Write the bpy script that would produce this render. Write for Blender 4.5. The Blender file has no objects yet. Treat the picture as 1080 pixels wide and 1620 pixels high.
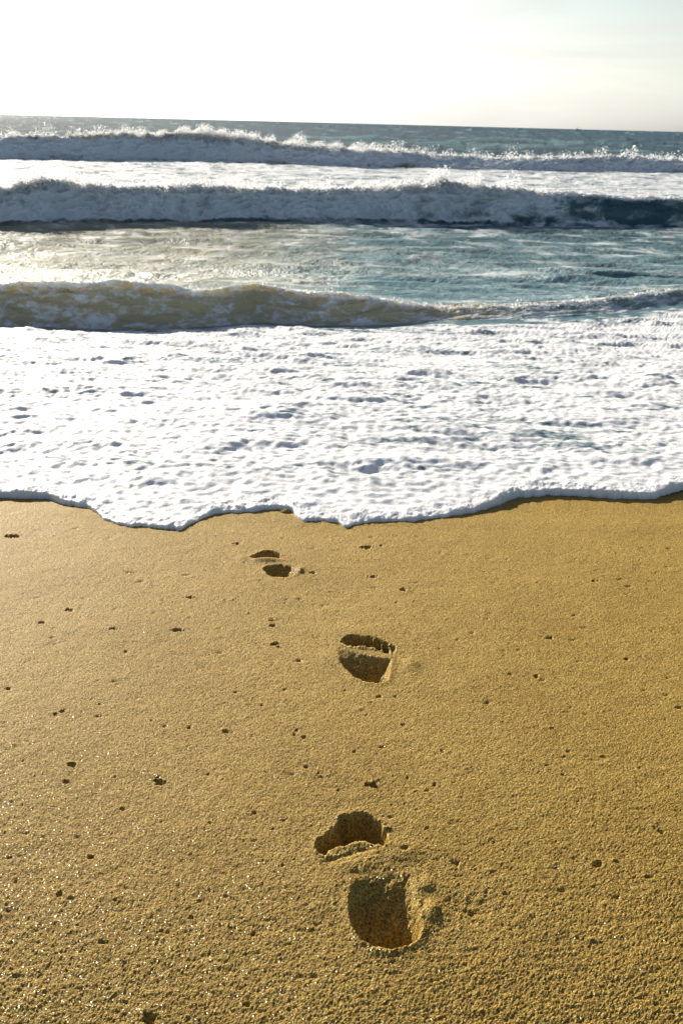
import bpy, math, random
import numpy as np

S = bpy.context.scene
C = S.collection
random.seed(7)
rng = np.random.default_rng(11)
R = math.radians

# ------------------------------------------------------------------ camera
CAM_H = 1.3
PITCH = R(21.33)
ROLL = R(1.48)
FPX = 1575.0
cam = bpy.data.cameras.new('camera')
co = bpy.data.objects.new('camera', cam)
C.objects.link(co)
from mathutils import Matrix, Vector
co.matrix_world = Matrix.Translation((0, 0, CAM_H)) @ Matrix.Rotation(R(90) - PITCH, 4, 'X') @ Matrix.Rotation(ROLL, 4, 'Z')
cam.sensor_width = 36
cam.sensor_fit = 'AUTO'
cam.lens = 35
cam.clip_start = 0.05
cam.clip_end = 60000
cam.dof.use_dof = True
cam.dof.focus_distance = 2.1
cam.dof.aperture_fstop = 13
S.camera = co

# ------------------------------------------------------------------ light
SUN_EL, SUN_AZ = R(20), R(-31)           # azimuth measured from +Y towards +X
w = bpy.data.worlds.new('World')
S.world = w
w.use_nodes = True
nt = w.node_tree
nt.nodes.clear()
N = nt.nodes.new
sky = N('ShaderNodeTexSky')
sky.sky_type = 'NISHITA'
sky.sun_disc = False
sky.sun_elevation = SUN_EL
sky.sun_rotation = SUN_AZ
sky.altitude = 0
sky.air_density = 1.0
sky.dust_density = 1.4
sky.ozone_density = 1.0
bg = N('ShaderNodeBackground')
bg.inputs['Strength'].default_value = 0.05
out = N('ShaderNodeOutputWorld')
tc = N('ShaderNodeTexCoord')
mp = N('ShaderNodeMapping')
mp.inputs['Scale'].default_value = (1.2, 1.2, 9.0)
mp.inputs['Rotation'].default_value = (R(6), R(-4), R(20))
nz = N('ShaderNodeTexNoise')
nz.inputs['Scale'].default_value = 2.2
nz.inputs['Detail'].default_value = 6
nz.inputs['Roughness'].default_value = 0.6
nz.inputs['Distortion'].default_value = 0.6
rp = N('ShaderNodeValToRGB')
rp.color_ramp.elements[0].position = 0.44
rp.color_ramp.elements[1].position = 0.66
rp.color_ramp.elements[1].color = (0.55, 0.55, 0.55, 1)
mx = N('ShaderNodeMix')
mx.data_type = 'RGBA'
mx.inputs['B'].default_value = (9.5, 9.3, 8.9, 1)
L = nt.links.new
L(tc.outputs['Generated'], mp.inputs['Vector'])
L(mp.outputs['Vector'], nz.inputs['Vector'])
L(nz.outputs['Fac'], rp.inputs['Fac'])
L(rp.outputs['Color'], mx.inputs['Factor'])
sepn = N('ShaderNodeSeparateXYZ'); L(tc.outputs['Generated'], sepn.inputs[0])
low = N('ShaderNodeMapRange'); low.interpolation_type = 'SMOOTHSTEP'
for k_, v_ in (('From Min', -0.05), ('From Max', 0.42), ('To Min', 0.24), ('To Max', 2.0)):
    low.inputs[k_].default_value = v_
L(sepn.outputs['Z'], low.inputs['Value'])
hs = N('ShaderNodeHueSaturation')
val = N('ShaderNodeMapRange'); val.interpolation_type = 'SMOOTHSTEP'
for k_, v_ in (('From Min', 0.0), ('From Max', 0.5), ('To Min', 1.6), ('To Max', 0.45)):
    val.inputs[k_].default_value = v_
L(sepn.outputs['Z'], val.inputs['Value']); L(val.outputs['Result'], hs.inputs['Value'])
frt = N('ShaderNodeMapRange'); frt.interpolation_type = 'SMOOTHSTEP'      # the veil lies towards the low sun
for k_, v_ in (('From Min', -0.1), ('From Max', 0.6), ('To Min', 0.0), ('To Max', 1.0)):
    frt.inputs[k_].default_value = v_
L(sepn.outputs['Y'], frt.inputs['Value'])
smix = N('ShaderNodeMix'); smix.data_type = 'FLOAT'; smix.inputs['A'].default_value = 3.0
L(frt.outputs['Result'], smix.inputs['Factor']); L(low.outputs['Result'], smix.inputs['B'])
L(smix.outputs['Result'], hs.inputs['Saturation']); L(sky.outputs['Color'], hs.inputs['Color'])
cool = N('ShaderNodeMix'); cool.data_type = 'RGBA'; cool.blend_type = 'MULTIPLY'; cool.inputs['Factor'].default_value = 1
tmix = N('ShaderNodeMix'); tmix.data_type = 'RGBA'
tmix.inputs['A'].default_value = (0.52, 0.82, 1.15, 1); tmix.inputs['B'].default_value = (0.945, 1.0, 1.02, 1)
L(frt.outputs['Result'], tmix.inputs['Factor']); L(tmix.outputs['Result'], cool.inputs['B'])
L(hs.outputs['Color'], cool.inputs['A']); L(cool.outputs['Result'], mx.inputs['A'])
L(mx.outputs['Result'], bg.inputs['Color'])
L(bg.outputs[0], out.inputs['Surface'])

sl = bpy.data.lights.new('sun', 'SUN')
sl.energy = 5.0
sl.angle = R(0.55)
sl.color = (1.0, 0.92, 0.80)
so = bpy.data.objects.new('sun', sl)
C.objects.link(so)
sd = Vector((math.sin(SUN_AZ) * math.cos(SUN_EL), math.cos(SUN_AZ) * math.cos(SUN_EL), math.sin(SUN_EL)))
so.rotation_euler = sd.to_track_quat('Z', 'Y').to_euler()
so.location = (-6, 10, 12)

vs = S.view_settings
vs.view_transform = 'Standard'
vs.look = 'None'
vs.gamma = 1
vs.exposure = 0.78
S.cycles.max_bounces = 6
S.cycles.diffuse_bounces = 1
S.cycles.caustics_reflective = False
S.cycles.caustics_refractive = False

# ------------------------------------------------------------------ helpers
def _h(ix, iy, iz, seed):
    h = (ix.astype(np.uint32) * np.uint32(374761393) + iy.astype(np.uint32) * np.uint32(668265263)
         + iz.astype(np.uint32) * np.uint32(2147483647 % 4294967291) + np.uint32((seed * 974634777) & 0xffffffff))
    h = (h ^ (h >> np.uint32(13))) * np.uint32(1274126177)
    h = (h ^ (h >> np.uint32(16))) * np.uint32(2246822519)
    return h ^ (h >> np.uint32(15))

def noise2(x, y, seed=0):
    """gradient noise, about -1..1"""
    xf, yf = np.floor(x), np.floor(y)
    ix, iy = xf.astype(np.int64), yf.astype(np.int64)
    fx, fy = x - xf, y - yf
    u = fx * fx * fx * (fx * (fx * 6 - 15) + 10)
    v = fy * fy * fy * (fy * (fy * 6 - 15) + 10)
    def g(dx, dy):
        a = _h(ix + dx, iy + dy, ix * 0, seed).astype(np.float32) * (2 * np.pi / 4294967296.0)
        return np.cos(a) * (fx - dx) + np.sin(a) * (fy - dy)
    a = g(0, 0) * (1 - u) + g(1, 0) * u
    b = g(0, 1) * (1 - u) + g(1, 1) * u
    return (a * (1 - v) + b * v) * 1.5

def fbm(x, y, oct=4, gain=0.5, lac=2.03, seed=0, billow=False):
    s = 0; a = 1.0; t = 0
    for i in range(oct):
        n = noise2(x, y, seed + i * 17)
        if billow:
            n = 1 - 2 * np.abs(n)
        s = s + a * n; t += a
        a *= gain
        x, y = x * lac * 0.8 - y * lac * 0.6 + 13.1, x * lac * 0.6 + y * lac * 0.8 + 7.7
    return s / t

def sst(a, b, x):
    t = np.clip((x - a) / (b - a), 0, 1)
    return t * t * (3 - 2 * t)

Mcam = np.array(co.matrix_world)
def ray(px, py):
    d = np.array([(px - 540.0) / FPX, -(py - 810.0) / FPX, -1.0])
    d = Mcam[:3, :3] @ d
    return d
SEA = -0.7
def base(y):
    """height of the water's mean surface; the beach is domed for its shading up to the wash, then falls to the sea"""
    y = np.asarray(y, dtype=float)
    near_fall = -0.066 * np.clip(2.0 - y, 0, 1.5) ** 2            # added dome: near side tilts away from the sun to darken the sand
    sea_fall = -0.022 * np.clip(y - 2.0, 0, 1.3) ** 2  # added tilt towards the sun, brightens the sand near the wash
    return SEA * sst(2.95, 11.5, y) + near_fall + sea_fall
def unproj(px, py, z=None):
    d = ray(px, py)
    if z is not None and z != 0.0:
        t = (z - CAM_H) / d[2]
        return np.array([d[0] * t, d[1] * t])
    y = 3.0
    for i in range(80):
        zz = float(base(y))
        t = (zz - CAM_H) / d[2]
        y = 0.5 * y + 0.5 * d[1] * t
    return np.array([d[0] * t, d[1] * t])

def tag(o, label=None, cat=None, group=None, kind=None):
    if label: o['label'] = label
    if cat: o['category'] = cat
    if group: o['group'] = group
    if kind: o['kind'] = kind
    return o

def empty(name, loc):
    o = bpy.data.objects.new(name, None)
    o.location = loc
    o.empty_display_size = 0.05
    C.objects.link(o)
    return o

def grid_normals(P):
    du = np.gradient(P, axis=1); dv = np.gradient(P, axis=0)
    n = np.cross(du, dv)
    n /= np.maximum(np.linalg.norm(n, axis=2, keepdims=True), 1e-12)
    n[n[..., 2] < 0] *= 1
    return n

def grid_object(name, P, Nn, mask, material, parent=None, attrs={}, origin=None):
    """faces of the grid P where mask is true, as one mesh object"""
    nr, nc = P.shape[:2]
    r, c = np.nonzero(mask)
    idx = np.stack([r * nc + c, r * nc + c + 1, (r + 1) * nc + c + 1, (r + 1) * nc + c], 1)
    used, inv = np.unique(idx, return_inverse=True)
    inv = inv.reshape(idx.shape)
    V = P.reshape(-1, 3)[used]
    if origin is None:
        origin = np.array([0.0, 0.0, 0.0])
    V = V - origin
    me = bpy.data.meshes.new(name)
    nf = len(idx)
    me.vertices.add(len(V)); me.vertices.foreach_set('co', V.astype(np.float32).ravel())
    me.loops.add(nf * 4); me.loops.foreach_set('vertex_index', inv.astype(np.int32).ravel())
    me.polygons.add(nf)
    me.polygons.foreach_set('loop_start', (np.arange(nf) * 4).astype(np.int32))
    me.polygons.foreach_set('use_smooth', np.ones(nf, dtype=bool))
    me.update(calc_edges=True)
    for k, a in attrs.items():
        at = me.attributes.new(k, 'FLOAT', 'POINT')
        at.data.foreach_set('value', a.reshape(-1)[used].astype(np.float32))
    me.normals_split_custom_set_from_vertices(Nn.reshape(-1, 3)[used].astype(np.float32))
    me.materials.append(material)
    o = bpy.data.objects.new(name, me)
    C.objects.link(o)
    if parent is not None:
        o.parent = parent
        o.location = tuple(origin - np.array(parent.location))
    else:
        o.location = tuple(origin)
    return o

def mat(name):
    m = bpy.data.materials.new(name)
    m.use_nodes = True
    m.node_tree.nodes.clear()
    return m, m.node_tree.nodes.new, m.node_tree.links.new

def setv(node, **kw):
    for k, v in kw.items():
        node.inputs[k.replace('_', ' ')].default_value = v
    return node

def ramp(N, stops):
    r = N('ShaderNodeValToRGB')
    e = r.color_ramp.elements
    while len(e) > 1: e.remove(e[-1])
    e[0].position, c = stops[0][0], stops[0][1]
    e[0].color = c if len(c) == 4 else (*c, 1)
    for p, c in stops[1:]:
        q = e.new(p); q.color = c if len(c) == 4 else (*c, 1)
    return r

def math_(N, L, op, a, b=None, clamp=False):
    m = N('ShaderNodeMath'); m.operation = op; m.use_clamp = clamp
    for i, v in enumerate((a, b)):
        if v is None: continue
        if isinstance(v, (int, float)): m.inputs[i].default_value = v
        else: L(v, m.inputs[i])
    return m.outputs[0]

# ------------------------------------------------------------------ materials
def sand_material():
    m, N, L = mat('wet_sand')
    geo = N('ShaderNodeNewGeometry')
    pos = geo.outputs['Position']
    vor = setv(N('ShaderNodeTexVoronoi'), Scale=520.0, Randomness=1.0)
    L(pos, vor.inputs['Vector'])
    vor2 = setv(N('ShaderNodeTexVoronoi'), Scale=260.0, Randomness=1.0)
    L(pos, vor2.inputs['Vector'])
    sep = N('ShaderNodeSeparateColor'); L(vor.outputs['Color'], sep.inputs[0])
    grain = ramp(N, [(0.0, (0.09, 0.045, 0.010)), (0.10, (0.34, 0.205, 0.033)), (0.45, (0.53, 0.36, 0.080)),
                     (0.80, (0.66, 0.475, 0.135)), (0.95, (0.74, 0.56, 0.22)), (1.0, (0.42, 0.19, 0.05))])
    L(sep.outputs[0], grain.inputs['Fac'])
    n = setv(N('ShaderNodeTexNoise'), Scale=3.0, Detail=6.0, Roughness=0.6); L(pos, n.inputs['Vector'])
    tint = ramp(N, [(0.32, (0.88, 0.86, 0.80)), (0.66, (1.0, 1.0, 1.0))]); L(n.outputs['Fac'], tint.inputs['Fac'])
    n2 = setv(N('ShaderNodeTexNoise'), Scale=210.0, Detail=4.0, Roughness=0.7); L(pos, n2.inputs['Vector'])
    tint2 = ramp(N, [(0.34, (0.36, 0.29, 0.17)), (0.56, (0.92, 0.91, 0.88))]); L(n2.outputs['Fac'], tint2.inputs['Fac'])
    mul = N('ShaderNodeMix'); mul.data_type = 'RGBA'; mul.blend_type = 'MULTIPLY'; mul.inputs['Factor'].default_value = 1
    L(grain.outputs[0], mul.inputs['A']); L(tint.outputs[0], mul.inputs['B'])
    mul2 = N('ShaderNodeMix'); mul2.data_type = 'RGBA'; mul2.blend_type = 'MULTIPLY'; mul2.inputs['Factor'].default_value = 1
    L(mul.outputs['Result'], mul2.inputs['A']); L(tint2.outputs[0], mul2.inputs['B'])
    # grain relief
    h1 = math_(N, L, 'MULTIPLY', vor.outputs['Distance'], -1.0)
    h2 = math_(N, L, 'MULTIPLY', vor2.outputs['Distance'], -0.9)
    hs = math_(N, L, 'ADD', h1, h2)
    b = setv(N('ShaderNodeBump'), Strength=0.85, Distance=0.0012); L(hs, b.inputs['Height'])
    p = setv(N('ShaderNodeBsdfPrincipled'), Roughness=0.62)
    p.inputs['Specular IOR Level'].default_value = 0.085
    L(mul2.outputs['Result'], p.inputs['Base Color']); L(b.outputs[0], p.inputs['Normal'])
    # glinting facets of the wet grains
    sub = N('ShaderNodeVectorMath'); sub.operation = 'SUBTRACT'; sub.inputs[1].default_value = (0.5, 0.5, 0.5)
    L(vor.outputs['Color'], sub.inputs[0])
    sc = N('ShaderNodeVectorMath'); sc.operation = 'SCALE'; sc.inputs['Scale'].default_value = 1.3
    L(sub.outputs[0], sc.inputs[0])
    ad = N('ShaderNodeVectorMath'); L(geo.outputs['Normal'], ad.inputs[0]); L(sc.outputs[0], ad.inputs[1])
    no = N('ShaderNodeVectorMath'); no.operation = 'NORMALIZE'; L(ad.outputs[0], no.inputs[0])
    gl = setv(N('ShaderNodeBsdfGlossy'), Roughness=0.3, Color=(1.0, 0.93, 0.75, 1))
    L(no.outputs[0], gl.inputs['Normal'])
    pick = math_(N, L, 'GREATER_THAN', sep.outputs[1], 0.90)
    fac = math_(N, L, 'MULTIPLY', pick, 0.05)
    ms = N('ShaderNodeMixShader'); L(fac, ms.inputs[0]); L(p.outputs[0], ms.inputs[1]); L(gl.outputs[0], ms.inputs[2])
    o = N('ShaderNodeOutputMaterial'); L(ms.outputs[0], o.inputs['Surface'])
    return m

def water_material():
    m, N, L = mat('surf_water')
    geo = N('ShaderNodeNewGeometry'); pos = geo.outputs['Position']
    af = N('ShaderNodeAttribute'); af.attribute_name = 'foam'
    am = N('ShaderNodeAttribute'); am.attribute_name = 'murk'
    asz = N('ShaderNodeAttribute'); asz.attribute_name = 'coarse'
    mp = N('ShaderNodeMapping'); mp.inputs['Scale'].default_value = (1.0, 1.0, 1.6); L(pos, mp.inputs['Vector'])
    def nz(scale, det, dist=0.0, rough=0.6):
        n = setv(N('ShaderNodeTexNoise'), Scale=scale, Detail=det, Roughness=rough, Distortion=dist)
        L(mp.outputs[0], n.inputs['Vector']); return n.outputs['Fac']
    nA = nz(7.0, 8.0, 1.2, 0.65)
    nB = nz(1.6, 9.0, 1.0, 0.7)
    nm = N('ShaderNodeMix'); nm.data_type = 'FLOAT'
    L(asz.outputs['Fac'], nm.inputs['Factor']); L(nA, nm.inputs['A']); L(nB, nm.inputs['B'])
    nn = math_(N, L, 'SUBTRACT', nm.outputs['Result'], 0.5)
    nn = math_(N, L, 'MULTIPLY', nn, 2.2)
    ff = math_(N, L, 'ADD', af.outputs['Fac'], nn)
    mr = N('ShaderNodeMapRange'); mr.interpolation_type = 'SMOOTHSTEP'
    mr.inputs['From Min'].default_value = 0.25; mr.inputs['From Max'].default_value = 0.85
    L(ff, mr.inputs['Value'])
    fac = mr.outputs['Result']
    wc = ramp(N, [(0.0, (0.018, 0.048, 0.082)), (0.35, (0.15, 0.27, 0.30)), (0.7, (0.42, 0.41, 0.30)), (1.0, (0.58, 0.50, 0.30))])
    L(am.outputs['Fac'], wc.inputs['Fac'])
    bw = setv(N('ShaderNodeBump'), Strength=0.3, Distance=0.012)
    L(nA, bw.inputs['Height'])
    pw = setv(N('ShaderNodeBsdfPrincipled'), Roughness=0.33, IOR=1.33)
    pw.inputs['Specular IOR Level'].default_value = 0.25
    pw.inputs['Subsurface Weight'].default_value = 0.45
    pw.inputs['Subsurface Radius'].default_value = (1.0, 0.85, 0.5)
    pw.inputs['Subsurface Scale'].default_value = 0.3
    nW = nz(0.9, 7.0, 0.3, 0.68)
    bw2 = setv(N('ShaderNodeBump'), Distance=1.6); L(nW, bw2.inputs['Height'])
    L(asz.outputs['Fac'], bw2.inputs['Strength']); L(bw.outputs[0], bw2.inputs['Normal'])
    rr = N('ShaderNodeMapRange'); rr.inputs['To Min'].default_value = 0.3; rr.inputs['To Max'].default_value = 0.42
    L(asz.outputs['Fac'], rr.inputs['Value']); L(rr.outputs['Result'], pw.inputs['Roughness'])
    rs = N('ShaderNodeMapRange'); rs.inputs['To Min'].default_value = 0.17; rs.inputs['To Max'].default_value = 0.025
    L(asz.outputs['Fac'], rs.inputs['Value']); L(rs.outputs['Result'], pw.inputs['Specular IOR Level'])
    L(wc.outputs[0], pw.inputs['Base Color']); L(bw2.outputs[0], pw.inputs['Normal'])
    bf = setv(N('ShaderNodeBump'), Strength=0.35, Distance=0.012)
    nF = nz(45.0, 4.0, 0.4, 0.6); L(nF, bf.inputs['Height'])
    pf = setv(N('ShaderNodeBsdfPrincipled'), Roughness=0.6)
    pf.inputs['Subsurface Weight'].default_value = 0.5
    pf.inputs['Subsurface Radius'].default_value = (1.0, 1.0, 0.95)
    L(math_(N, L, 'ADD', math_(N, L, 'MULTIPLY', asz.outputs['Fac'], 0.14), 0.022), pf.inputs['Subsurface Scale'])
    pf.inputs['Base Color'].default_value = (0.80, 0.81, 0.81, 1)
    pf.inputs['Specular IOR Level'].default_value = 0.4
    L(bf.outputs[0], pf.inputs['Normal'])
    ms = N('ShaderNodeMixShader'); L(fac, ms.inputs[0]); L(pw.outputs[0], ms.inputs[1]); L(pf.outputs[0], ms.inputs[2])
    o = N('ShaderNodeOutputMaterial'); L(ms.outputs[0], o.inputs['Surface'])
    return m

def spray_material():
    m, N, L = mat('sea_spray')
    d = setv(N('ShaderNodeBsdfDiffuse'), Color=(0.85, 0.86, 0.87, 1))
    t = setv(N('ShaderNodeBsdfTranslucent'), Color=(0.97, 0.97, 0.95, 1))
    ms = N('ShaderNodeMixShader'); ms.inputs[0].default_value = 0.55
    L(d.outputs[0], ms.inputs[1]); L(t.outputs[0], ms.inputs[2])
    o = N('ShaderNodeOutputMaterial'); L(ms.outputs[0], o.inputs['Surface'])
    return m

def plain(name, col, rough=0.6, noise=0.0, scale=10):
    m, N, L = mat(name)
    p = setv(N('ShaderNodeBsdfPrincipled'), Roughness=rough)
    n = setv(N('ShaderNodeTexNoise'), Scale=scale, Detail=5.0)
    r = ramp(N, [(0.3, tuple(c * (1 - noise) for c in col)), (0.7, col)])
    L(n.outputs['Fac'], r.inputs['Fac']); L(r.outputs[0], p.inputs['Base Color'])
    o = N('ShaderNodeOutputMaterial'); L(p.outputs[0], o.inputs['Surface'])
    return m

SAND = sand_material()
WATER = water_material()
SPRAY = spray_material()

# ------------------------------------------------------------------ sand and the footprints pressed into it
def poly_px(pts, ox, oy, k=400 / 1080):
    return np.array([unproj(ox + x * k, oy + y * k, 0.0) for x, y in pts])

def sdf(P, X, Y):
    """signed distance (negative inside)"""
    n = len(P); d2 = np.full(X.shape, 1e9); inside = np.zeros(X.shape, bool)
    for i in range(n):
        a, b = P[i], P[(i + 1) % n]
        e = b - a; wx, wy = X - a[0], Y - a[1]
        t = np.clip((wx * e[0] + wy * e[1]) / (e @ e + 1e-12), 0, 1)
        dx, dy = wx - e[0] * t, wy - e[1] * t
        d2 = np.minimum(d2, dx * dx + dy * dy)
        c = (a[1] <= Y) != (b[1] <= Y)
        xi = a[0] + (Y - a[1]) / (b[1] - a[1] + 1e-12) * e[0]
        inside ^= c & (X < xi)
    d = np.sqrt(d2)
    return np.where(inside, -d, d)

cosp, sinp = math.cos(PITCH), math.sin(PITCH)
def row_width(y):
    return np.maximum(y, 0.25) * cosp + CAM_H * sinp

# rows: depression angle evenly spaced across the frame, coarse outside it
ang = np.linspace(math.atan2(CAM_H, 3.55), math.atan2(CAM_H, 0.70), 760)
yf = (CAM_H / np.tan(ang))[::-1]
ys = np.concatenate([np.linspace(-6, -0.2, 24), np.linspace(0.0, 0.69, 60), yf, np.linspace(3.58, 14, 60)])
tf = np.linspace(-0.41, 0.41, 1070)
g = np.cumsum(np.geomspace(0.0011, 0.25, 60)); g = g[g < 5.5]
ts = np.concatenate([-0.41 - g[::-1], tf, 0.41 + g])
Yg, Tg = np.meshgrid(ys, ts, indexing='ij')
Xg = Tg * row_width(Yg)
near = np.exp(-np.maximum(Yg - 0.8, 0) / 1.1)
fine = sst(0.62, 0.42, np.abs(Tg)) * sst(0.3, 0.6, Yg)          # the finest relief only where the mesh is dense enough
Z = base(Yg) - 0.012 * sst(3.3, 3.6, Yg) - 0.03 * np.maximum(Yg - 3.4, 0)
Z += 0.006 * fbm(Xg * 1.3, Yg * 1.3, 3, seed=1)
Z += 0.0016 * fbm(Xg * 14, Yg * 18, 3, seed=5)
rough = 0.0008 + 0.0020 * near ** 1.4 + 0.0006 * sst(0.1, 0.5, fbm(Xg * 2.2, Yg * 2.2, 2, seed=9))
Z += (0.15 + 0.85 * fine) * rough * fbm(Xg * 58, Yg * 95, 3, gain=0.7, seed=21)
Z += fine * (0.0006 + 0.0019 * near ** 1.4) * fbm(Xg * 200, Yg * 290, 2, gain=0.7, seed=33)

# pits and small clumps scattered on the sand, the larger ones where the photograph has them
pits = [(253,1236,9,.6),(403,1286,5,1),(143,1355,6,.8),(99,1125,6,1),(95,1415,7,.8),(722,1364,7,1),(945,1367,8,.7),(688,1240,5,1),
        (645,1229,4,1),(657,1251,4,1),(1045,1315,6,.8),(848,1071,6,.9),(638,933,7,.8),(580,866,9,.7),(604,863,5,.6),(600,1102,6,.8),(625,1102,4,1),
        (637,1146,5,1),(484,1214,5,1),(503,1224,5,1),(235,1612,12,.8),(390,1590,6,1),(365,1468,5,1),(303,1452,5,1),(400,1477,5,1),
        (700,1188,5,.8),(675,1310,5,1),(112,1209,7,.6),(333,1302,5,1),(1073,1120,6,.8),(990,1043,5,.8),(590,912,6,.6),(375,860,6,.6),
        (25,1395,4,1),(182,1424,4,1),(40,1478,4,1),(105,1236,5,.6),(300,1150,4,.7),(110,965,6,.5),(65,985,5,.5),(280,997,7,.5),(180,996,5,.5),
        (20,848,9,.5),(470,1155,4,1),(466,1162,5,1),(480,1166,5,1),(428,980,6,.8),(432,990,6,.7),(434,1019,6,.8),(440,1024,4,.8),
        (300,945,6,.5),(205,905,5,.5),(890,1225,5,1),(870,1010,6,.6),(940,920,5,.6),(770,980,4,.7),(535,1250,4,1),(580,1240,5,1),(590,1244,5,.8),
        (447,852,4,.7),(495,906,6,.6),(745,1444,6,1),(768,1410,5,1),(1010,1215,4,1),(560,1190,4,1),(415,1115,4,1),(240,1140,4,1),(40,1150,4,1)]
for px, py, r, asp in pits:
    p = unproj(px, py, 0.0)
    rad = r * 0.42 * math.hypot(p[1], CAM_H) / FPX * 1.5
    sl_ = (np.abs(Xg - p[0]) < rad * 5) & (np.abs(Yg - p[1]) < rad * 5)
    dx, dy = (Xg[sl_] - p[0]), (Yg[sl_] - p[1])
    q = np.sqrt((dx * asp) ** 2 + dy ** 2) / rad + 0.7 * noise2(Xg[sl_] * 120, Yg[sl_] * 120, 77)
    Z[sl_] += -rad * 1.1 * np.exp(-np.maximum(q / 0.9, 0) ** 3) + rad * 0.10 * np.exp(-((q - 1.35) / 0.4) ** 2)
for i in range(2600):
    y = 0.7 + 2.5 * rng.random() ** 1.0
    x = (rng.random() - 0.5) * 0.85 * row_width(y)
    rad = 0.0011 * rng.lognormal(0, 0.38) * (0.8 + 0.35 * y)
    up = rng.random() < 0.35
    r0, r1 = np.searchsorted(ys, [y - rad * 4, y + rad * 4])
    sub = (slice(r0, r1 + 1), slice(None))
    wid = row_width(y)
    c0, c1 = np.searchsorted(ts, [(x - rad * 4) / wid, (x + rad * 4) / wid])
    sub = (slice(r0, r1 + 1), slice(max(c0 - 3, 0), c1 + 3))
    asp = 0.3 + 0.6 * rng.random()
    q = np.sqrt(((Xg[sub] - x) * asp) ** 2 + (Yg[sub] - y) ** 2) / rad
    Z[sub] += (0.8 if up else -1.2) * rad * np.exp(-q ** 2)

def bump(px, py, rad, h, asp=1.0, rot=0.0):
    p = unproj(px, py, 0.0)
    dx, dy = Xg - p[0], Yg - p[1]
    c, s = math.cos(rot), math.sin(rot)
    u, v = dx * c + dy * s, -dx * s + dy * c
    return h * np.exp(-((u / (rad * asp)) ** 2 + (v / rad) ** 2))

FPS = {}
cls = np.zeros(Z.shape, int)
# wobbling coordinates so no outline is ruled
Wx = Xg + 0.0022 * noise2(Xg * 70, Yg * 70, 41) + 0.0012 * noise2(Xg * 190, Yg * 190, 43)
Wy = Yg + 0.0022 * noise2(Xg * 70 + 9, Yg * 70, 42) + 0.0012 * noise2(Xg * 190, Yg * 190 + 5, 44)
def press(poly, depth, wall, cid, ramp=None, rim=0.003, rimw=0.012, edge=0.0):
    """sink a hollow; wall = width of the wall in metres; ramp = (y_far, y_near, floor fraction at the far end)"""
    global Z
    c = poly.mean(0); ext = np.abs(poly - c).max() + 0.08
    rr = np.nonzero((ys > c[1] - ext) & (ys < c[1] + ext))[0]; sub = (slice(rr[0], rr[-1] + 1), slice(None))
    X, Y = Wx[sub], Wy[sub]
    d = sdf(poly, X, Y)
    f = sst(0, wall, -d)
    dep = depth * (0.35 * sst(0, wall * 0.45, -d) + 0.65 * sst(0, wall * 1.6, -d))
    dep = dep * (1 + 0.10 * noise2(X * 45, Y * 45, 300 + cid))
    if ramp:
        yfar, ynear, fr = ramp
        k = np.clip((yfar - Y + 0.010 * noise2(X * 40, Y * 40, 320) + 0.006 * noise2(X * 110, Y * 110, 321)) / (yfar - ynear), 0, 1) ** 1.7
        dep = dep * (fr + (1 - fr) * k)
    Zs = Z[sub]
    if ramp:
        rim = rim * np.clip(k * 2.5 + 0.0, 0, 1)
    Zs = Zs - dep + rim * np.exp(-(np.maximum(d, 0) / rimw) ** 2) * (d > -0.002) * 1.0 * sst(-0.002, 0.003, d)
    Z[sub] = Zs
    crumb = np.exp(-((d - 0.002) / 0.007) ** 2)
    Z[sub] += (0.6 if ramp else 0.9) * crumb * (0.0020 * fbm(X * 150, Y * 150, 3, gain=0.7, seed=310) + 0.0012 * fbm(X * 60, Y * 60, 2, seed=311))
    m = d < edge
    cs = cls[sub]; cs[m] = cid; cls[sub] = cs

A = (440, 1180); B = (340, 760)
# nearest print (a left foot)
Z += bump(683, 1440, 0.022, 0.009, 0.6) + bump(672, 1400, 0.018, 0.005) + bump(640, 1345, 0.028, 0.004, 1.6)
Z += bump(575, 1362, 0.020, 0.003, 3.0, 0.3) + bump(745, 1440, 0.03, -0.003, 1.4) + bump(520, 1400, 0.03, 0.003)
lump = bump(740, 1440, 0.055, 1.0, 1.3)
Z += lump * 0.003 * fbm(Xg * 60, Yg * 60, 3, seed=91)
toeA = poly_px([(158,440),(163,405),(200,378),(242,352),(262,300),(285,290),(300,298),(330,286),(365,284),(400,303),(440,338),(463,380),(470,415),(442,430),(400,417),(350,403),(300,420),(250,432),(215,447),(206,470),(178,464)], *A)
press(toeA, 0.06, 0.014, 1, rim=0.002)
smA = poly_px([(190,492),(240,468),(300,445),(360,430),(425,438),(410,452),(340,468),(270,492),(212,510)], *A)
press(smA, 0.009, 0.03, 2, ramp=None, rim=0.0, rimw=0.010)
heelA = poly_px([(345,530),(400,500),(470,490),(540,505),(580,570),(594,680),(614,780),(602,825),(552,855),(480,873),(410,862),(350,826),(315,775),(304,710),(300,650),(315,590)], *A)
yt, yb = unproj(600, 1378, 0)[1], unproj(600, 1450, 0)[1]
press(heelA, 0.070, 0.022, 3, ramp=(yt + 0.012, yb - 0.025, 0.0), rim=0.004)
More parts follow.
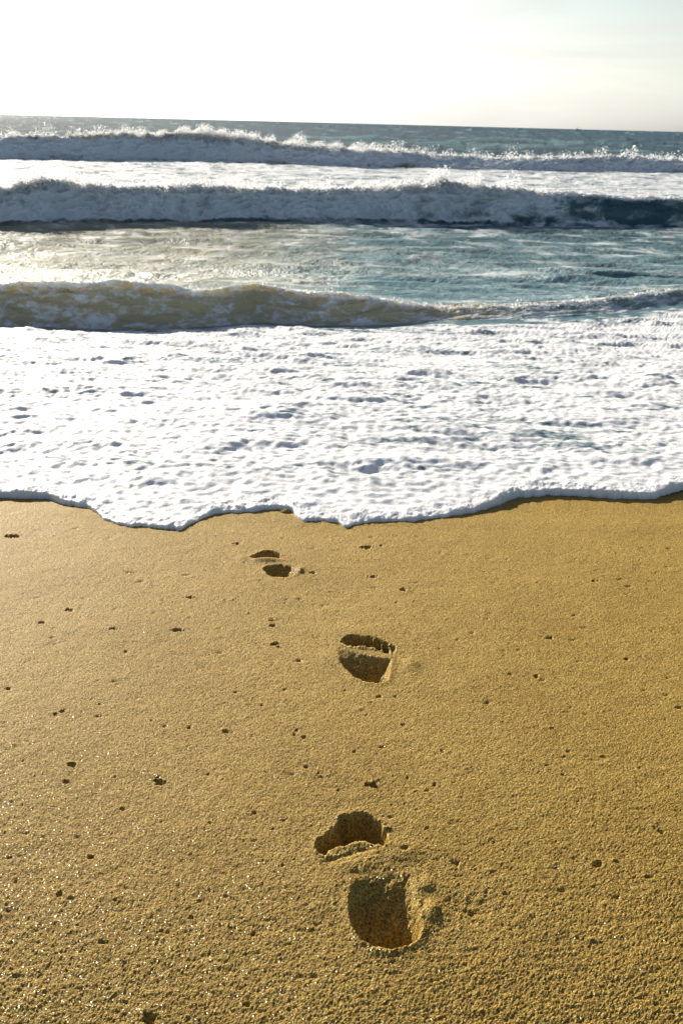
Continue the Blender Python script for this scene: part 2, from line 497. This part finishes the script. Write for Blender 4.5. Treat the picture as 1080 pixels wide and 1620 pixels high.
# middle print (a right foot)
Z += bump(650, 1050, 0.03, 0.006, 0.7) + bump(525, 1040, 0.045, 0.004, 0.8) + bump(560, 1002, 0.04, 0.004, 2)
toesB = [[(538,690),(545,674),(575,667),(615,668),(632,680),(630,712),(600,716),(570,712),(548,702)],
         [(634,684),(642,672),(662,672),(674,682),(674,720),(655,722),(636,716)],
         [(677,684),(686,678),(702,682),(711,692),(710,730),(694,730),(678,724)],
         [(715,694),(726,692),(740,698),(748,708),(747,742),(733,744),(716,734)],
         [(751,712),(762,708),(772,714),(773,734),(764,744),(752,740)]]
press(poly_px([(545,690),(575,672),(640,676),(710,688),(765,712),(760,738),(700,726),(640,716),(570,710)], *B), 0.014, 0.01, 10, rim=0.0, edge=-1)
for i, t in enumerate(toesB):
    press(poly_px(t, *B), 0.030 - 0.003 * i, 0.010, 10 + i, rim=0.0005, rimw=0.004)
Z += bump(580, 1026, 0.010, 0.006, 6.0, -0.16)
soleB = poly_px([(522,728),(545,722),(600,735),(660,751),(720,764),(753,766),(748,800),(737,855),(700,867),(650,863),(600,846),(565,812),(535,782)], *B)
yt, yb = unproj(580, 1028, 0)[1], unproj(580, 1062, 0)[1]
press(soleB, 0.064, 0.021, 15, ramp=(yt + 0.01, yb - 0.02, 0.05), rim=0.003)
# far print (a left foot)
toeC = poly_px([(148,328),(180,313),(210,302),(250,303),(280,317),(287,330),(250,333),(210,331),(175,337)], *B)
press(toeC, 0.032, 0.012, 20, rim=0.002)
Z += bump(422, 886, 0.012, 0.007, 4.0, 0.05) + bump(475, 903, 0.022, 0.010, 0.5) + bump(385, 882, 0.02, 0.004)
heelC = poly_px([(203,376),(230,362),(280,357),(330,364),(344,385),(338,405),(300,414),(250,411),(222,399)], *B)
yt, yb = unproj(440, 892, 0)[1], unproj(440, 906, 0)[1]
press(heelC, 0.048, 0.022, 21, ramp=(yt + 0.03, yb, 0.1), rim=0.002)

Psand = np.stack([Xg, Yg, Z], 2)
Nsand = grid_normals(Psand)
fc = cls[:-1, :-1]
grid_object('sand', Psand, Nsand, fc == 0, SAND)
tag(bpy.data.objects['sand'], kind='structure')
def footprint(label, px, py, parts):
    p = unproj(px, py, 0.0)
    r = empty('footprint', (p[0], p[1], -0.03))
    tag(r, label, 'footprint', 'footprints leading to the water')
    for nm, ids in parts:
        m = np.isin(fc, ids)
        rr, cc = np.nonzero(m)
        org = Psand[rr, cc].mean(0)
        grid_object(nm, Psand, Nsand, m, SAND, parent=r, origin=org)
    return r
footprint('deep left footprint in golden sand closest to camera, crumbled mound beside its heel', 590, 1395,
          [('toe_hollow', [1]), ('ball_hollow', [2]), ('heel_hollow', [3])])
footprint('middle right footprint in the sand with five separate toe dents', 580, 1045,
          [('toe_print', [10 + i]) for i in range(5)] + [('sole_hollow', [15])])
footprint('small far footprint in the sand just below the foam edge', 430, 892,
          [('toe_hollow', [20]), ('heel_hollow', [21])])

# ------------------------------------------------------------------ water: one surface, split into wash, breakers and open sea
edge_px = [(-400,790),(-200,778),(0,782),(75,784),(100,795),(140,803),(165,824),(200,831),(250,836),(285,838),(300,828),(345,812),(400,808),
           (430,802),(455,804),(470,812),(480,824),(515,822),(550,831),(565,827),(610,826),(650,824),(700,817),(740,808),(790,793),(810,781),(870,776),
           (960,780),(1030,783),(1080,768),(1200,765),(1500,800)]
ep = np.array([unproj(x, y, 0.0) for x, y in edge_px])
def edge_y(x):
    xs = ep[:, 0]
    xx = np.linspace(xs[0], xs[-1], 4000); yl = np.interp(xx, xs, ep[:, 1])
    kk = np.exp(-(np.arange(-40, 41) / (0.009 / (xx[1] - xx[0]))) ** 2); kk /= kk.sum()
    yl = np.convolve(np.pad(yl, 40, mode='edge'), kk, mode='valid')
    y = np.interp(x, xx, yl)
    y = y + 0.0 * x
    return np.where(np.abs(x) > 2.5, y + 0.15 * noise2(x * 0.9, x * 0, 8), y)

def line(pts, z=SEA):
    """front-foot line of a breaker from traced base pixels -> (xs, ys)"""
    q = np.array([unproj(x, y, z) for x, y in pts]); return q[:, 0], q[:, 1]
W = [  # base trace, crest trace
 dict(base=[(0,515),(150,519),(300,517),(400,507),(500,512),(600,505),(700,500),(800,498),(900,492),(1000,484),(1080,472)],
      crest=[(0,446),(60,440),(130,443),(200,436),(280,449),(340,455),(400,445),(470,455),(520,458),(580,461),(640,474),(700,482),(800,478),(900,470),(1000,462),(1080,455)]),
 dict(base=[(0,352),(150,346),(300,348),(400,345),(600,346),(750,350),(900,352),(1080,356)],
      crest=[(0,291),(40,284),(75,274),(130,284),(210,286),(310,281),(400,290),(500,288),(600,285),(650,286),(700,278),(750,283),(850,292),(950,293),(1000,297),(1080,296)]),
 dict(base=[(0,250),(300,252),(560,262),(800,268),(1080,272)],
      crest=[(0,208),(100,208),(200,205),(310,206),(360,210),(420,217),(500,226),(600,230),(700,238),(800,242),(900,243),(1000,241),(1080,246)]),
]
for i_, d in enumerate(W):
    xs, yy = line(d['base']); d['xs'] = xs; d['yb'] = yy; d['Y'] = float(np.mean(yy))
    hs = []
    for (cx, cy) in d['crest']:
        rr_ = ray(cx, cy)
        # the crest stands a little behind the foot
        yb = np.interp(unproj(cx, cy + 40, SEA)[0] if cy > 300 else rr_[0] / rr_[1] * d['Y'], xs, yy)
        t = (yb + d['Y'] * 0.02 + 0.25) / rr_[1]
        hs.append((rr_[0] * t, CAM_H + rr_[2] * t - SEA))
    d['hx'] = np.array([h[0] for h in hs]); d['h'] = np.array([h[1] for h in hs]) - (0.0, 0.20, 0.42)[i_]

Y3, Y2, Y1 = W[0]['Y'], W[1]['Y'], W[2]['Y']
yy = np.concatenate([np.linspace(3.1, 80, 60000), np.geomspace(80.01, 30000, 20000)])
dens = 995 * np.where(yy < 5, 1.4, 1.9) / yy ** 2 * 1.35
dens = np.minimum(dens, 150)
for d, c, wd in ((W[0], 95, 0.9), (W[1], 75, 1.5), (W[2], 40, 2.3)):
    dens = np.maximum(dens, c * np.exp(-((yy - d['Y'] - wd * 0.45) / wd) ** 4))
cum = np.concatenate([[0], np.cumsum((dens[1:] + dens[:-1]) / 2 * np.diff(yy))])
nrow = int(cum[-1]) + 2
v = np.interp(np.linspace(0, cum[-1], nrow), cum, yy)
g = np.cumsum(np.geomspace(0.0011, 0.22, 55)); g = g[g < 3.2]
tw = np.concatenate([-0.375 - g[::-1], np.linspace(-0.375, 0.375, 900), 0.375 + g])
Vg, Tw = np.meshgrid(v, tw, indexing='ij')
X = Tw * (Vg * cosp + CAM_H * sinp)
ey = edge_y(X)
Y = Vg + (ey - 3.1) * (1 - sst(3.1, 5.5, Vg))
Y = Y + (-0.016 * np.abs(noise2(X * 7, X * 0, 5)) - 0.020 * np.abs(noise2(X * 17, X * 0, 6)) * (1 + noise2(X * 3, X * 0, 16)) - 0.009 * np.abs(noise2(X * 50, X * 0, 7)) + 0.01) * np.exp(-(Vg - 3.1) / 0.06)
for bx, bd, bw_ in ((468, 0.030, 0.016), (484, 0.016, 0.02), (517, 0.02, 0.022), (546, 0.040, 0.026), (566, 0.02, 0.012), (300, 0.02, 0.03), (205, 0.015, 0.04)):
    bp_ = unproj(bx, 825, 0.0)[0]
    Y -= bd * np.exp(-((X - bp_) / bw_) ** 2) * np.exp(-((Vg - 3.1) / 0.06) ** 2)
wavey = []
for i, d in enumerate(W):
    yb = np.interp(X, d['xs'], d['yb'])
    yb = yb + (0.24, 0.4, 0.8)[i] * fbm(X / (2.0, 2.8, 5.0)[i], X * 0, 2, seed=60 + i)
    band = np.exp(-((Vg - d['Y']) / (3.6, 6.0, 16.0)[i]) ** 4)
    Y = Y + (yb - d['Y']) * band
    wavey.append(yb)

Zw = base(Y) + 0.0
foam = np.zeros(X.shape); murk = np.full(X.shape, 0.25); coarse = np.zeros(X.shape)
dxl = np.zeros(X.shape); dyl = np.zeros(X.shape)
wmask = np.zeros(X.shape, int); crestm = np.zeros(X.shape, bool)

# --- the three breakers
for i, d in enumerate(W):
    s = Y - wavey[i]
    Hh = np.interp(X, d['hx'], d['h'])
    Hh = Hh + Hh * 0 + (0.02, 0.05, 0.08)[i] * fbm(X / (0.35, 0.8, 1.6)[i], X * 0, 3, seed=70 + i)
    if i == 0: Hh = Hh * (1 - 0.45 * sst(0.9, 2.2, X) * (1 - 0.4 * sst(2.6, 3.4, X)))
    cw = (0.42, 0.8, 1.6)[i]; lb = (1.1, 2.6, 5.0)[i]
    k = np.clip(s / cw, 0, 1)
    if i == 0:
        front = k ** 1.15 * (1.0 - 0.0 * k); front = 0.55 * sst(0, 1, k) + 0.45 * k ** 0.9
    else:
        front = np.sin(k * np.pi / 2) ** 0.75
    bk = np.maximum(s - cw, 0) / lb
    back = 1 / (1 + bk ** 1.5 * 2.2) * np.exp(-np.maximum(bk - 2, 0))
    f = np.where(s < cw, front, back)
    dip = -0.05 * np.exp(-((s + 0.25 * cw) / (0.5 * cw)) ** 2)
    Zw += Hh * (f + dip)
    inb = sst(-0.35 * cw, 0.0, s) * (1 - sst(cw * 1.5, cw * 2.6, s))      # where the face and lip are
    # leaning lip
    dyl -= Hh * (0.42, 0.28, 0.22)[i] * f ** 3 * inb
    sc = (0.16, 0.42, 0.9)[i]
    # billows of foam, sampled on the face (x, along-profile)
    arc = s + Hh * f
    if i == 0:
        b1 = fbm(X / 0.35, arc / 0.16, 5, gain=0.55, seed=80)
        amp = 0.042
        lipb = np.exp(-((s - cw) / 0.13) ** 2)
        b2 = fbm(X / 0.10, arc / 0.07, 4, gain=0.6, billow=True, seed=81)
        Zw += inb * amp * b1 + lipb * 0.028 * b2
        dyl -= inb * 0.05 * b1 + lipb * 0.03 * b2
    else:
        b1 = fbm(X / sc, arc / (sc * 0.7), 6, gain=0.62, billow=True, seed=82 + i)
        b0 = fbm(X / (sc * 3.5), arc / (sc * 2.4), 3, seed=90 + i)
        amp = (0, 0.16, 0.26)[i]
        if i == 1:     # smooth, unbroken shoulder at the right end
            brk = 1 - 0.8 * sst(3.4, 6.2, X)
            amp = amp * (0.25 + 0.75 * brk)
        else:
            brk = np.ones(X.shape)
        Zw += inb * amp * (b1 * 0.75 + 0.5 * b0)
        dyl -= inb * amp * (b1 * 1.1 + 1.2 * b0)
        lp = np.exp(-((s - cw * 0.9) / (cw * 0.3)) ** 2) * brk
        b3 = fbm(X / (sc * 0.7), s / (sc * 0.7), 5, gain=0.68, billow=True, seed=94 + i)
        Zw += lp * (0, 0.10, 0.22)[i] * b3
    # foam cover
    n = fbm(X / (0.5, 1.2, 2.4)[i], arc / (0.35, 0.8, 1.5)[i], 4, seed=100 + i)
    if i == 0:
        vein = (1 - np.abs(fbm(X / 0.45, arc / 0.3, 4, gain=0.6, seed=180)) * 2.6)
        fo = 0.20 + 0.40 * np.clip(vein, 0, 1) ** 2 + 0.28 * sst(0.1, 0.7, n) + 0.45 * np.exp(-((s - cw * 1.02) / 0.07) ** 2) + 0.35 * sst(0.45, 0.0, k) * sst(-0.1, 0.3, n) + 0.08 * sst(1.2, 2.2, X)
        mu = 0.97 + 0.12 * n - 0.5 * sst(0.6, 2.4, X)
    elif i == 1:
        low = sst(0.34, 0.06, f + 0.3 * n) * sst(-0.05, 0.35, fbm(X / 1.9, X * 0, 3, seed=111) + 0.10 * sst(-2, 2, X))
        fo = 0.98 + 0.5 * n + 0.5 * sst(0.22, 0.0, f) * sst(-0.3, 0.2, n) - 0.42 * low - 0.58 * sst(3.4, 6.5, X) - 0.25 * sst(1.0, 3.4, X) * sst(0.9, 0.3, k) + 0.5 * np.exp(-((s - cw) / 0.25) ** 2)
        mu = 0.62 - 0.32 * sst(2.0, 6.0, X) + 0.25 * n
    else:
        low = sst(0.30, 0.06, f + 0.3 * n) * sst(0.0, 0.4, fbm(X / 5.0, X * 0, 3, seed=112))
        lipg = sst(0.55, 0.95, k) * (1 - sst(-5.0, 0.0, X)) * sst(-0.35, 0.1, n)
        fo = 1.02 + 0.4 * n - 0.6 * low - 0.95 * lipg
        mu = 0.72
    near_ = inb
    foam = foam + (0, 0.45, 0.3)[i] * np.exp(-((s + 0.15 * cw) / (0.35 * cw)) ** 2) * sst(-0.4, 0.2, n)  # extra white foam at the foot, added to lighten the dark line there
    foam = foam * (1 - near_) + fo * near_
    murk = murk * (1 - near_) + mu * near_
    # foam trailing behind the crest
    tr = (s > cw) * np.exp(-np.maximum(s - cw, 0) / (0.5, 3.0, 6.0)[i]) * (0.25, 0.95, 0.75)[i]
    foam = np.maximum(foam, tr * (1 - inb) + foam * inb)
    coarse = np.where(inb > 0.02, (0.35, 0.75, 1.0)[i], coarse)
    wmask = np.where((s > -0.12 * cw) & (s < cw * 1.9 + 0.2 * n), i + 1, wmask)
    crestm |= (s > cw * 0.72 + 0.08 * n) & (s < cw * 1.6) & (wmask == i + 1)

# --- open water: chop whose size grows with distance
far = sst(Y3 + 0.8, Y3 + 3, Y)
away = np.ones(X.shape)
for i, d in enumerate(W):
    s = Y - wavey[i]; cw = (0.42, 0.8, 1.6)[i]
    away *= 1 - 0.8 * (sst(-0.3 * cw, 0.1 * cw, s) * (1 - sst(cw * 1.1, cw * 2.2, s)))
ch = 0.075 * fbm(X / 2.3, Y / 0.62, 4, gain=0.45, seed=120) + 0.010 * fbm(X / 0.35, Y / 0.18, 3, seed=121)
ch = np.sign(ch) * np.abs(ch) ** 0.9
Zw += far * away * ch
f2 = sst(Y2 + 3, Y1, Y)
Zw += f2 * away * 0.10 * fbm(X / 3.2, Y / 1.6, 4, gain=0.55, seed=122)
f3 = sst(Y1 + 4, Y1 + 20, Y)
fade = np.clip(1 - Y / 6000, 0, 1)
sw = 0.42 * fbm(X / 16, Y / 13.0, 4, gain=0.6, seed=123) + 0.34 * fbm(X / 6, Y / 5, 4, gain=0.6, seed=125)
Zw += f3 * away * fade * sw * 1.5
# unbroken swell rising beyond the far breaker, right of centre
sx, sy = unproj(760, 236, SEA)
for (px, py, hh, lx, ly) in ((720, 232, 0.62, 13, 2.8), (560, 222, 0.75, 9, 3.4), (860, 226, 0.55, 11, 3.2)):
    p = unproj(px, py, SEA)
    fsw = hh * np.exp(-((X - p[0]) / lx) ** 2) * np.exp(-np.where(Y < p[1], (Y - p[1]) / ly, (Y - p[1]) / (ly * 3)) ** 2)
    Zw += fsw; murk += np.clip(fsw * 0.9, 0, 0.6)

# --- wash: lacy foam with soft lumps
wf = 1 - sst(Y3 - 0.8, Y3 + 0.02, Y - (wavey[0] - Y3) + 0.45 * fbm(X / 0.7, Y / 0.4, 4, seed=149))
dE = Vg - 3.1
q = 0.6 * np.sqrt(np.clip(1 - (1 - np.clip(dE / 0.035, 0, 1)) ** 2, 0, 1)) + 0.4 * sst(0.0, 0.20, dE)
th = 0.014 + (0.008 * noise2(X * 7, Y * 7, 131) + 0.006 * noise2(X * 22, Y * 22, 132))
lumpy = sst(-0.35, 0.35, fbm(X / 1.3, Y / 0.5, 3, seed=140) + 0.2 * np.exp(-((Y - 4.1) / 0.45) ** 2)) * 1.0 + 0.10
lumpy = 0.06 + 1.15 * sst(0.25, 1.0, lumpy)
calm = sst(0.10, 0.75, dE + 0.25 * noise2(X * 1.7, Y * 1.7, 147))                                             # smooth tongue behind the edge
wx, wy = X + 0.05 * noise2(X * 6, Y * 6, 144), Y + 0.05 * noise2(X * 6 + 5, Y * 6, 145)
l3 = fbm(wx / 1.1, wy / 0.34, 3, gain=0.45, seed=156)
l1 = fbm(wx / 0.36, wy / 0.18, 4, gain=0.42, seed=141)
l1 = 0.6 * l1 + 0.16 * np.exp(1.8 * l1)
l1b = fbm(wx / 0.06, wy / 0.05, 3, gain=0.5, seed=142)
l1c = np.abs(noise2(wx / 0.11 + 4, wy / 0.09, 146))
bub = (1 - np.abs(noise2(X / 0.030, Y / 0.028, 151))) * 0.5 + (1 - np.abs(noise2(X / 0.014, Y / 0.014, 152))) * 0.3
l2 = fbm(X / 0.6, Y / 0.42, 3, seed=143)
lum = 0.020 * l1 + 0.0035 * l1b + 0.005 * l1c + 0.05 * l2 * sst(4, 6, Y)
scale_far = 0.75 + 0.25 * sst(3.5, 8, Y)
Zw += wf * (th * q + 0.034 * l3 * calm + 0.007 * (bub + fbm(X / 0.05, Y / 0.05, 4, seed=155, gain=0.6)) * np.exp(-(dE / 0.10) ** 2) * q * 2 + lum * lumpy * (0.12 + 0.88 * calm) * scale_far * q)
dyl -= wf * np.exp(-((dE - 0.010) / 0.010) ** 2) * 0.006
hole = fbm(X / 0.22, Y / 0.14, 4, gain=0.6, seed=150)
strk = fbm(wx / 0.55, wy / 0.11, 5, gain=0.58, seed=153)
strk2 = fbm(wx / 1.9, wy / 0.45, 3, gain=0.5, seed=154)
fo_w = 1.12 - 0.5 * sst(0.1, 0.6, hole) * calm - 0.8 * sst(-0.05, 0.5, strk + 0.7 * strk2) * (0.25 + 0.75 * calm)
fo_w = np.maximum(fo_w, 0.52 + 0.15 * strk2)
foam = foam * (1 - wf) + fo_w * wf
murk = murk * (1 - wf) + wf * (0.16 + 0.3 * sst(0.2, 0.7, hole) * sst(1.0, -1.0, X))

# --- cover and colour of the sheets between the breakers
s2 = Y - wavey[1]; s1 = Y - wavey[2]
between = (Y > wavey[1] + 1.4) & (s1 < -0.3)
lace = fbm(X / 1.6, Y / 0.55, 4, seed=160)
foam = np.where(between, 0.66 + 0.5 * lace, foam)
mid = (Y > wavey[0] + 0.9) & (s2 < 0)
cloudy = 0.30 + 0.45 * lace + 0.25 * sst(-2.0, -7, s2) * 0 + 0.16 * sst(-4.2, -0.4, s2) * sst(-4, 2, X) 
foam = np.where(mid, cloudy, foam)
murk = np.where(mid, 0.30 + 0.35 * sst(2, -3, X) + 0.2 * lace, murk)
beyond = s1 > 3.4
murk = np.where(beyond, murk * 0.5 - 0.06 + 0.35 * sst(0.1, 0.6, fbm(X / 8, Y / 12, 3, seed=163)), murk)
foam = np.where(beyond, foam * 0.9 - 0.05 + 0.45 * sst(0.35, 0.8, fbm(X / 9, Y / 3, 4, seed=161)), foam)
coarse = np.clip(np.maximum(coarse, sst(8, 20, Y)), 0, 1)

# tuck the front edge of the wash under into the sand
Zw = np.where(Vg <= v[0] + 1e-9, Zw - 0.02, Zw)
Pw = np.stack([X, Y + dyl, Zw], 2)
Nw = grid_normals(Pw)
at = dict(foam=foam, murk=murk, coarse=coarse)
wc = wmask[:-1, :-1]; cr = crestm[:-1, :-1]
ridx = np.arange(nrow - 1)[:, None] + np.zeros(len(tw) - 1, int)[None, :]
frontm = (Y[:-1, :-1] < wavey[0][:-1, :-1]) & (wc == 0)
tag(grid_object('sea_foam', Pw, Nw, frontm, WATER, attrs=at), 'white foamy wash spread over the wet sand with scalloped front edge', 'sea foam', kind='stuff')
tag(grid_object('sea', Pw, Nw, (wc == 0) & ~frontm, WATER, attrs=at), kind='structure')
wl = ['low brown-green breaker just behind the white wash',
      'blue-white breaking wave in the middle with tumbling foam face',
      'farthest white breaker below the horizon with spray blowing off its crest']
waves = []
for i in range(3):
    m = wc == i + 1
    rr, cc = np.nonzero(m)
    org = np.array([0, W[i]['Y'], SEA])
    e = grid_object('breaking_wave', Pw, Nw, m & ~cr, WATER, attrs=at, origin=org)
    tag(e, wl[i], 'wave', 'waves breaking towards the beach')
    grid_object('crest', Pw, Nw, m & cr, WATER, parent=e, attrs=at, origin=org)
    waves.append(e)

# ------------------------------------------------------------------ spray thrown off the crests
OCT = np.array([(1,0,0),(-1,0,0),(0,1,0),(0,-1,0),(0,0,1),(0,0,-1)], float)
OF = np.array([(0,2,4),(2,1,4),(1,3,4),(3,0,4),(2,0,5),(1,2,5),(3,1,5),(0,3,5)])
def droplets(name, pts, rad, parent):
    n = len(pts)
    V = pts[:, None, :] + rng.standard_normal((n, 6, 3)) * rad[:, None, None] * 1.2
    F = (np.array([(0, 1, 2), (3, 4, 5)])[None] + 6 * np.arange(n)[:, None, None]).reshape(-1, 3)
    me = bpy.data.meshes.new(name)
    V = V.reshape(-1, 3) - np.array(parent.location)
    me.vertices.add(len(V)); me.vertices.foreach_set('co', V.astype(np.float32).ravel())
    me.loops.add(len(F) * 3); me.loops.foreach_set('vertex_index', F.astype(np.int32).ravel())
    me.polygons.add(len(F)); me.polygons.foreach_set('loop_start', (np.arange(len(F)) * 3).astype(np.int32))
    me.update(calc_edges=True)
    me.materials.append(SPRAY)
    o = bpy.data.objects.new(name, me); C.objects.link(o); o.parent = parent
    o['kind'] = 'stuff'
    return o
def crest_points(i, n, hgt, dens_fn):
    cw = (0.42, 0.8, 1.6)[i]
    s = (Y + 0) - wavey[i]
    cand = np.argwhere((s > cw * 0.55) & (s < cw * 1.5) & (np.abs(Tw) < 0.6))
    w_ = dens_fn(X[cand[:, 0], cand[:, 1]]) 
    w_ = w_ / w_.sum()
    pick = cand[rng.choice(len(cand), n, p=w_)]
    P = Pw[pick[:, 0], pick[:, 1]]
    up = np.minimum(rng.exponential(0.8, n), 2.3) * hgt
    up *= 0.12 + 1.7 * np.clip(noise2(P[:, 0] / (hgt * 5), P[:, 0] * 0, 200 + i) + 0.4, 0, 1)
    P = P + np.stack([up * (0.5 + 0.3 * rng.standard_normal(n)), up * (0.4 + 0.4 * rng.standard_normal(n)), up], 1)
    return P
def g1(x, c, w): return np.exp(-((x - c) / w) ** 2)
x1 = [ray(a, 215)[0] / ray(a, 215)[1] * Y1 for a in (230, 325, 400, 480)]
x2 = [ray(a, 285)[0] / ray(a, 285)[1] * Y2 for a in (75, 150, 300, 690, 720)]
P = crest_points(2, 60000, 0.17, lambda x: 0.3 + 1.2 * g1(x, x1[0], 2) + 2.5 * g1(x, x1[1], 2) + 1.5 * g1(x, x1[3], 3))
droplets('spray', P, 0.014 * rng.lognormal(0, 0.4, len(P)), waves[2])
P = crest_points(1, 42000, 0.085, lambda x: 0.35 * (x < 4.5) + 0.04 + 1.5 * g1(x, x2[0], 0.8) + 2.0 * g1(x, x2[3], 0.8) + 0.8 * g1(x, x2[2], 1))
droplets('spray', P, 0.0075 * rng.lognormal(0, 0.45, len(P)), waves[1])
P = crest_points(0, 7000, 0.018, lambda x: 0.5 + 0 * x)
droplets('spray', P, 0.0025 * rng.lognormal(0, 0.5, len(P)), waves[0])

# ------------------------------------------------------------------ fishing boat on the horizon
def mesh_obj(name, V, F, m, parent=None):
    me = bpy.data.meshes.new(name); me.from_pydata([tuple(a) for a in V], [], F); me.update()
    me.materials.append(m)
    o = bpy.data.objects.new(name, me); C.objects.link(o)
    if parent: o.parent = parent
    return o
BOATM = plain('boat_paint', (0.35, 0.22, 0.16), 0.5, 0.3, 1)
BOATW = plain('boat_white', (0.62, 0.58, 0.52), 0.5, 0.2, 1)
STEEL = plain('mast_grey', (0.25, 0.22, 0.2), 0.5, 0.2, 1)
D = 2200.0
bd = ray(913, 207)
bp = (bd[0] / bd[1] * D, D, SEA)
boat = empty('fishing_boat', bp)
tag(boat, 'tiny fishing boat with mast sitting on the horizon', 'boat')
st = [(-5.5, 1.3, 1.5, 0.0), (-3, 1.7, 1.4, -.5), (0, 1.8, 1.4, -.6), (3, 1.5, 1.7, -.5), (5.2, 0.8, 2.2, -.2), (6.4, 0.05, 2.6, 0.6)]
V = []; F = []
for x, wd, top, bot in st:
    V += [(x, -wd, top), (x, -wd * 0.6, bot), (x, wd * 0.6, bot), (x, wd, top)]
for k in range(len(st) - 1):
    a = k * 4; b = a + 4
    for j in range(3): F.append((a + j, b + j, b + j + 1, a + j + 1))
    F.append((a + 3, b + 3, b, a))
F += [(0, 1, 2, 3), (23, 22, 21, 20)]
mesh_obj('hull', V, F, BOATM, boat)
def boxv(x0, x1, y0, y1, z0, z1, tp=0.0):
    return [(x0, y0, z0), (x1, y0, z0), (x1, y1, z0), (x0, y1, z0), (x0 + tp, y0 + tp, z1), (x1 - tp, y0 + tp, z1), (x1 - tp, y1 - tp, z1), (x0 + tp, y1 - tp, z1)]
BF = [(3, 2, 1, 0), (4, 5, 6, 7), (0, 1, 5, 4), (1, 2, 6, 5), (2, 3, 7, 6), (3, 0, 4, 7)]
mesh_obj('cabin', boxv(-4.4, -1.2, -1.1, 1.1, 1.35, 3.9, 0.2), BF, BOATW, boat)
mesh_obj('mast', boxv(0.6, 0.85, -.12, .12, 1.3, 7.6, 0.04), BF, STEEL, boat)
bm_ = boxv(-.1, .1, -.08, .08, 0, 5.2, 0.02)
o = mesh_obj('boom', bm_, BF, STEEL, boat); o.location = (0.8, 0, 2.2); o.rotation_euler = (0, R(42), 0)
boat.rotation_euler = (0, 0, R(12))

# ------------------------------------------------------------------ a few sand clods lying on the beach
CLOD = SAND
def clod(px, py, rad, label, seed):
    p = unproj(px, py, 0.0)
    import bmesh
    bm = bmesh.new(); bmesh.ops.create_icosphere(bm, subdivisions=4, radius=1.0)
    Vv = np.array([v_.co[:] for v_ in bm.verts])
    n = fbm(Vv[:, 0] * 1.2 + seed, Vv[:, 1] * 1.2 + Vv[:, 2] * 1.7, 4, gain=0.6, seed=seed)
    Vv = Vv * (1 + 0.45 * n)[:, None] * np.array([1.35, 1.0, 0.62]) * rad
    for v_, c_ in zip(bm.verts, Vv): v_.co = c_
    me = bpy.data.meshes.new('sand_clod'); bm.to_mesh(me); bm.free()
    me.polygons.foreach_set('use_smooth', np.ones(len(me.polygons), bool)); me.materials.append(CLOD)
    o = bpy.data.objects.new('sand_clod', me); C.objects.link(o)
    i = np.searchsorted(ys, p[1]); j = np.searchsorted(Xg[i], p[0])
    o.location = (p[0], p[1], Z[i, j] + rad * 0.28)
    tag(o, label, 'sand clod', 'sand clods on the beach')
clod(452, 808, 0.013, 'small tan lump touching the foam edge above the far footprint', 3)
clod(428, 981, 0.008, 'upper crumb of sand left of the middle footprint', 5)
clod(433, 1017, 0.008, 'lower crumb of sand left of the middle footprint', 9)
clod(587, 1238, 0.006, 'crumb of sand just beyond the nearest footprint toes', 13)
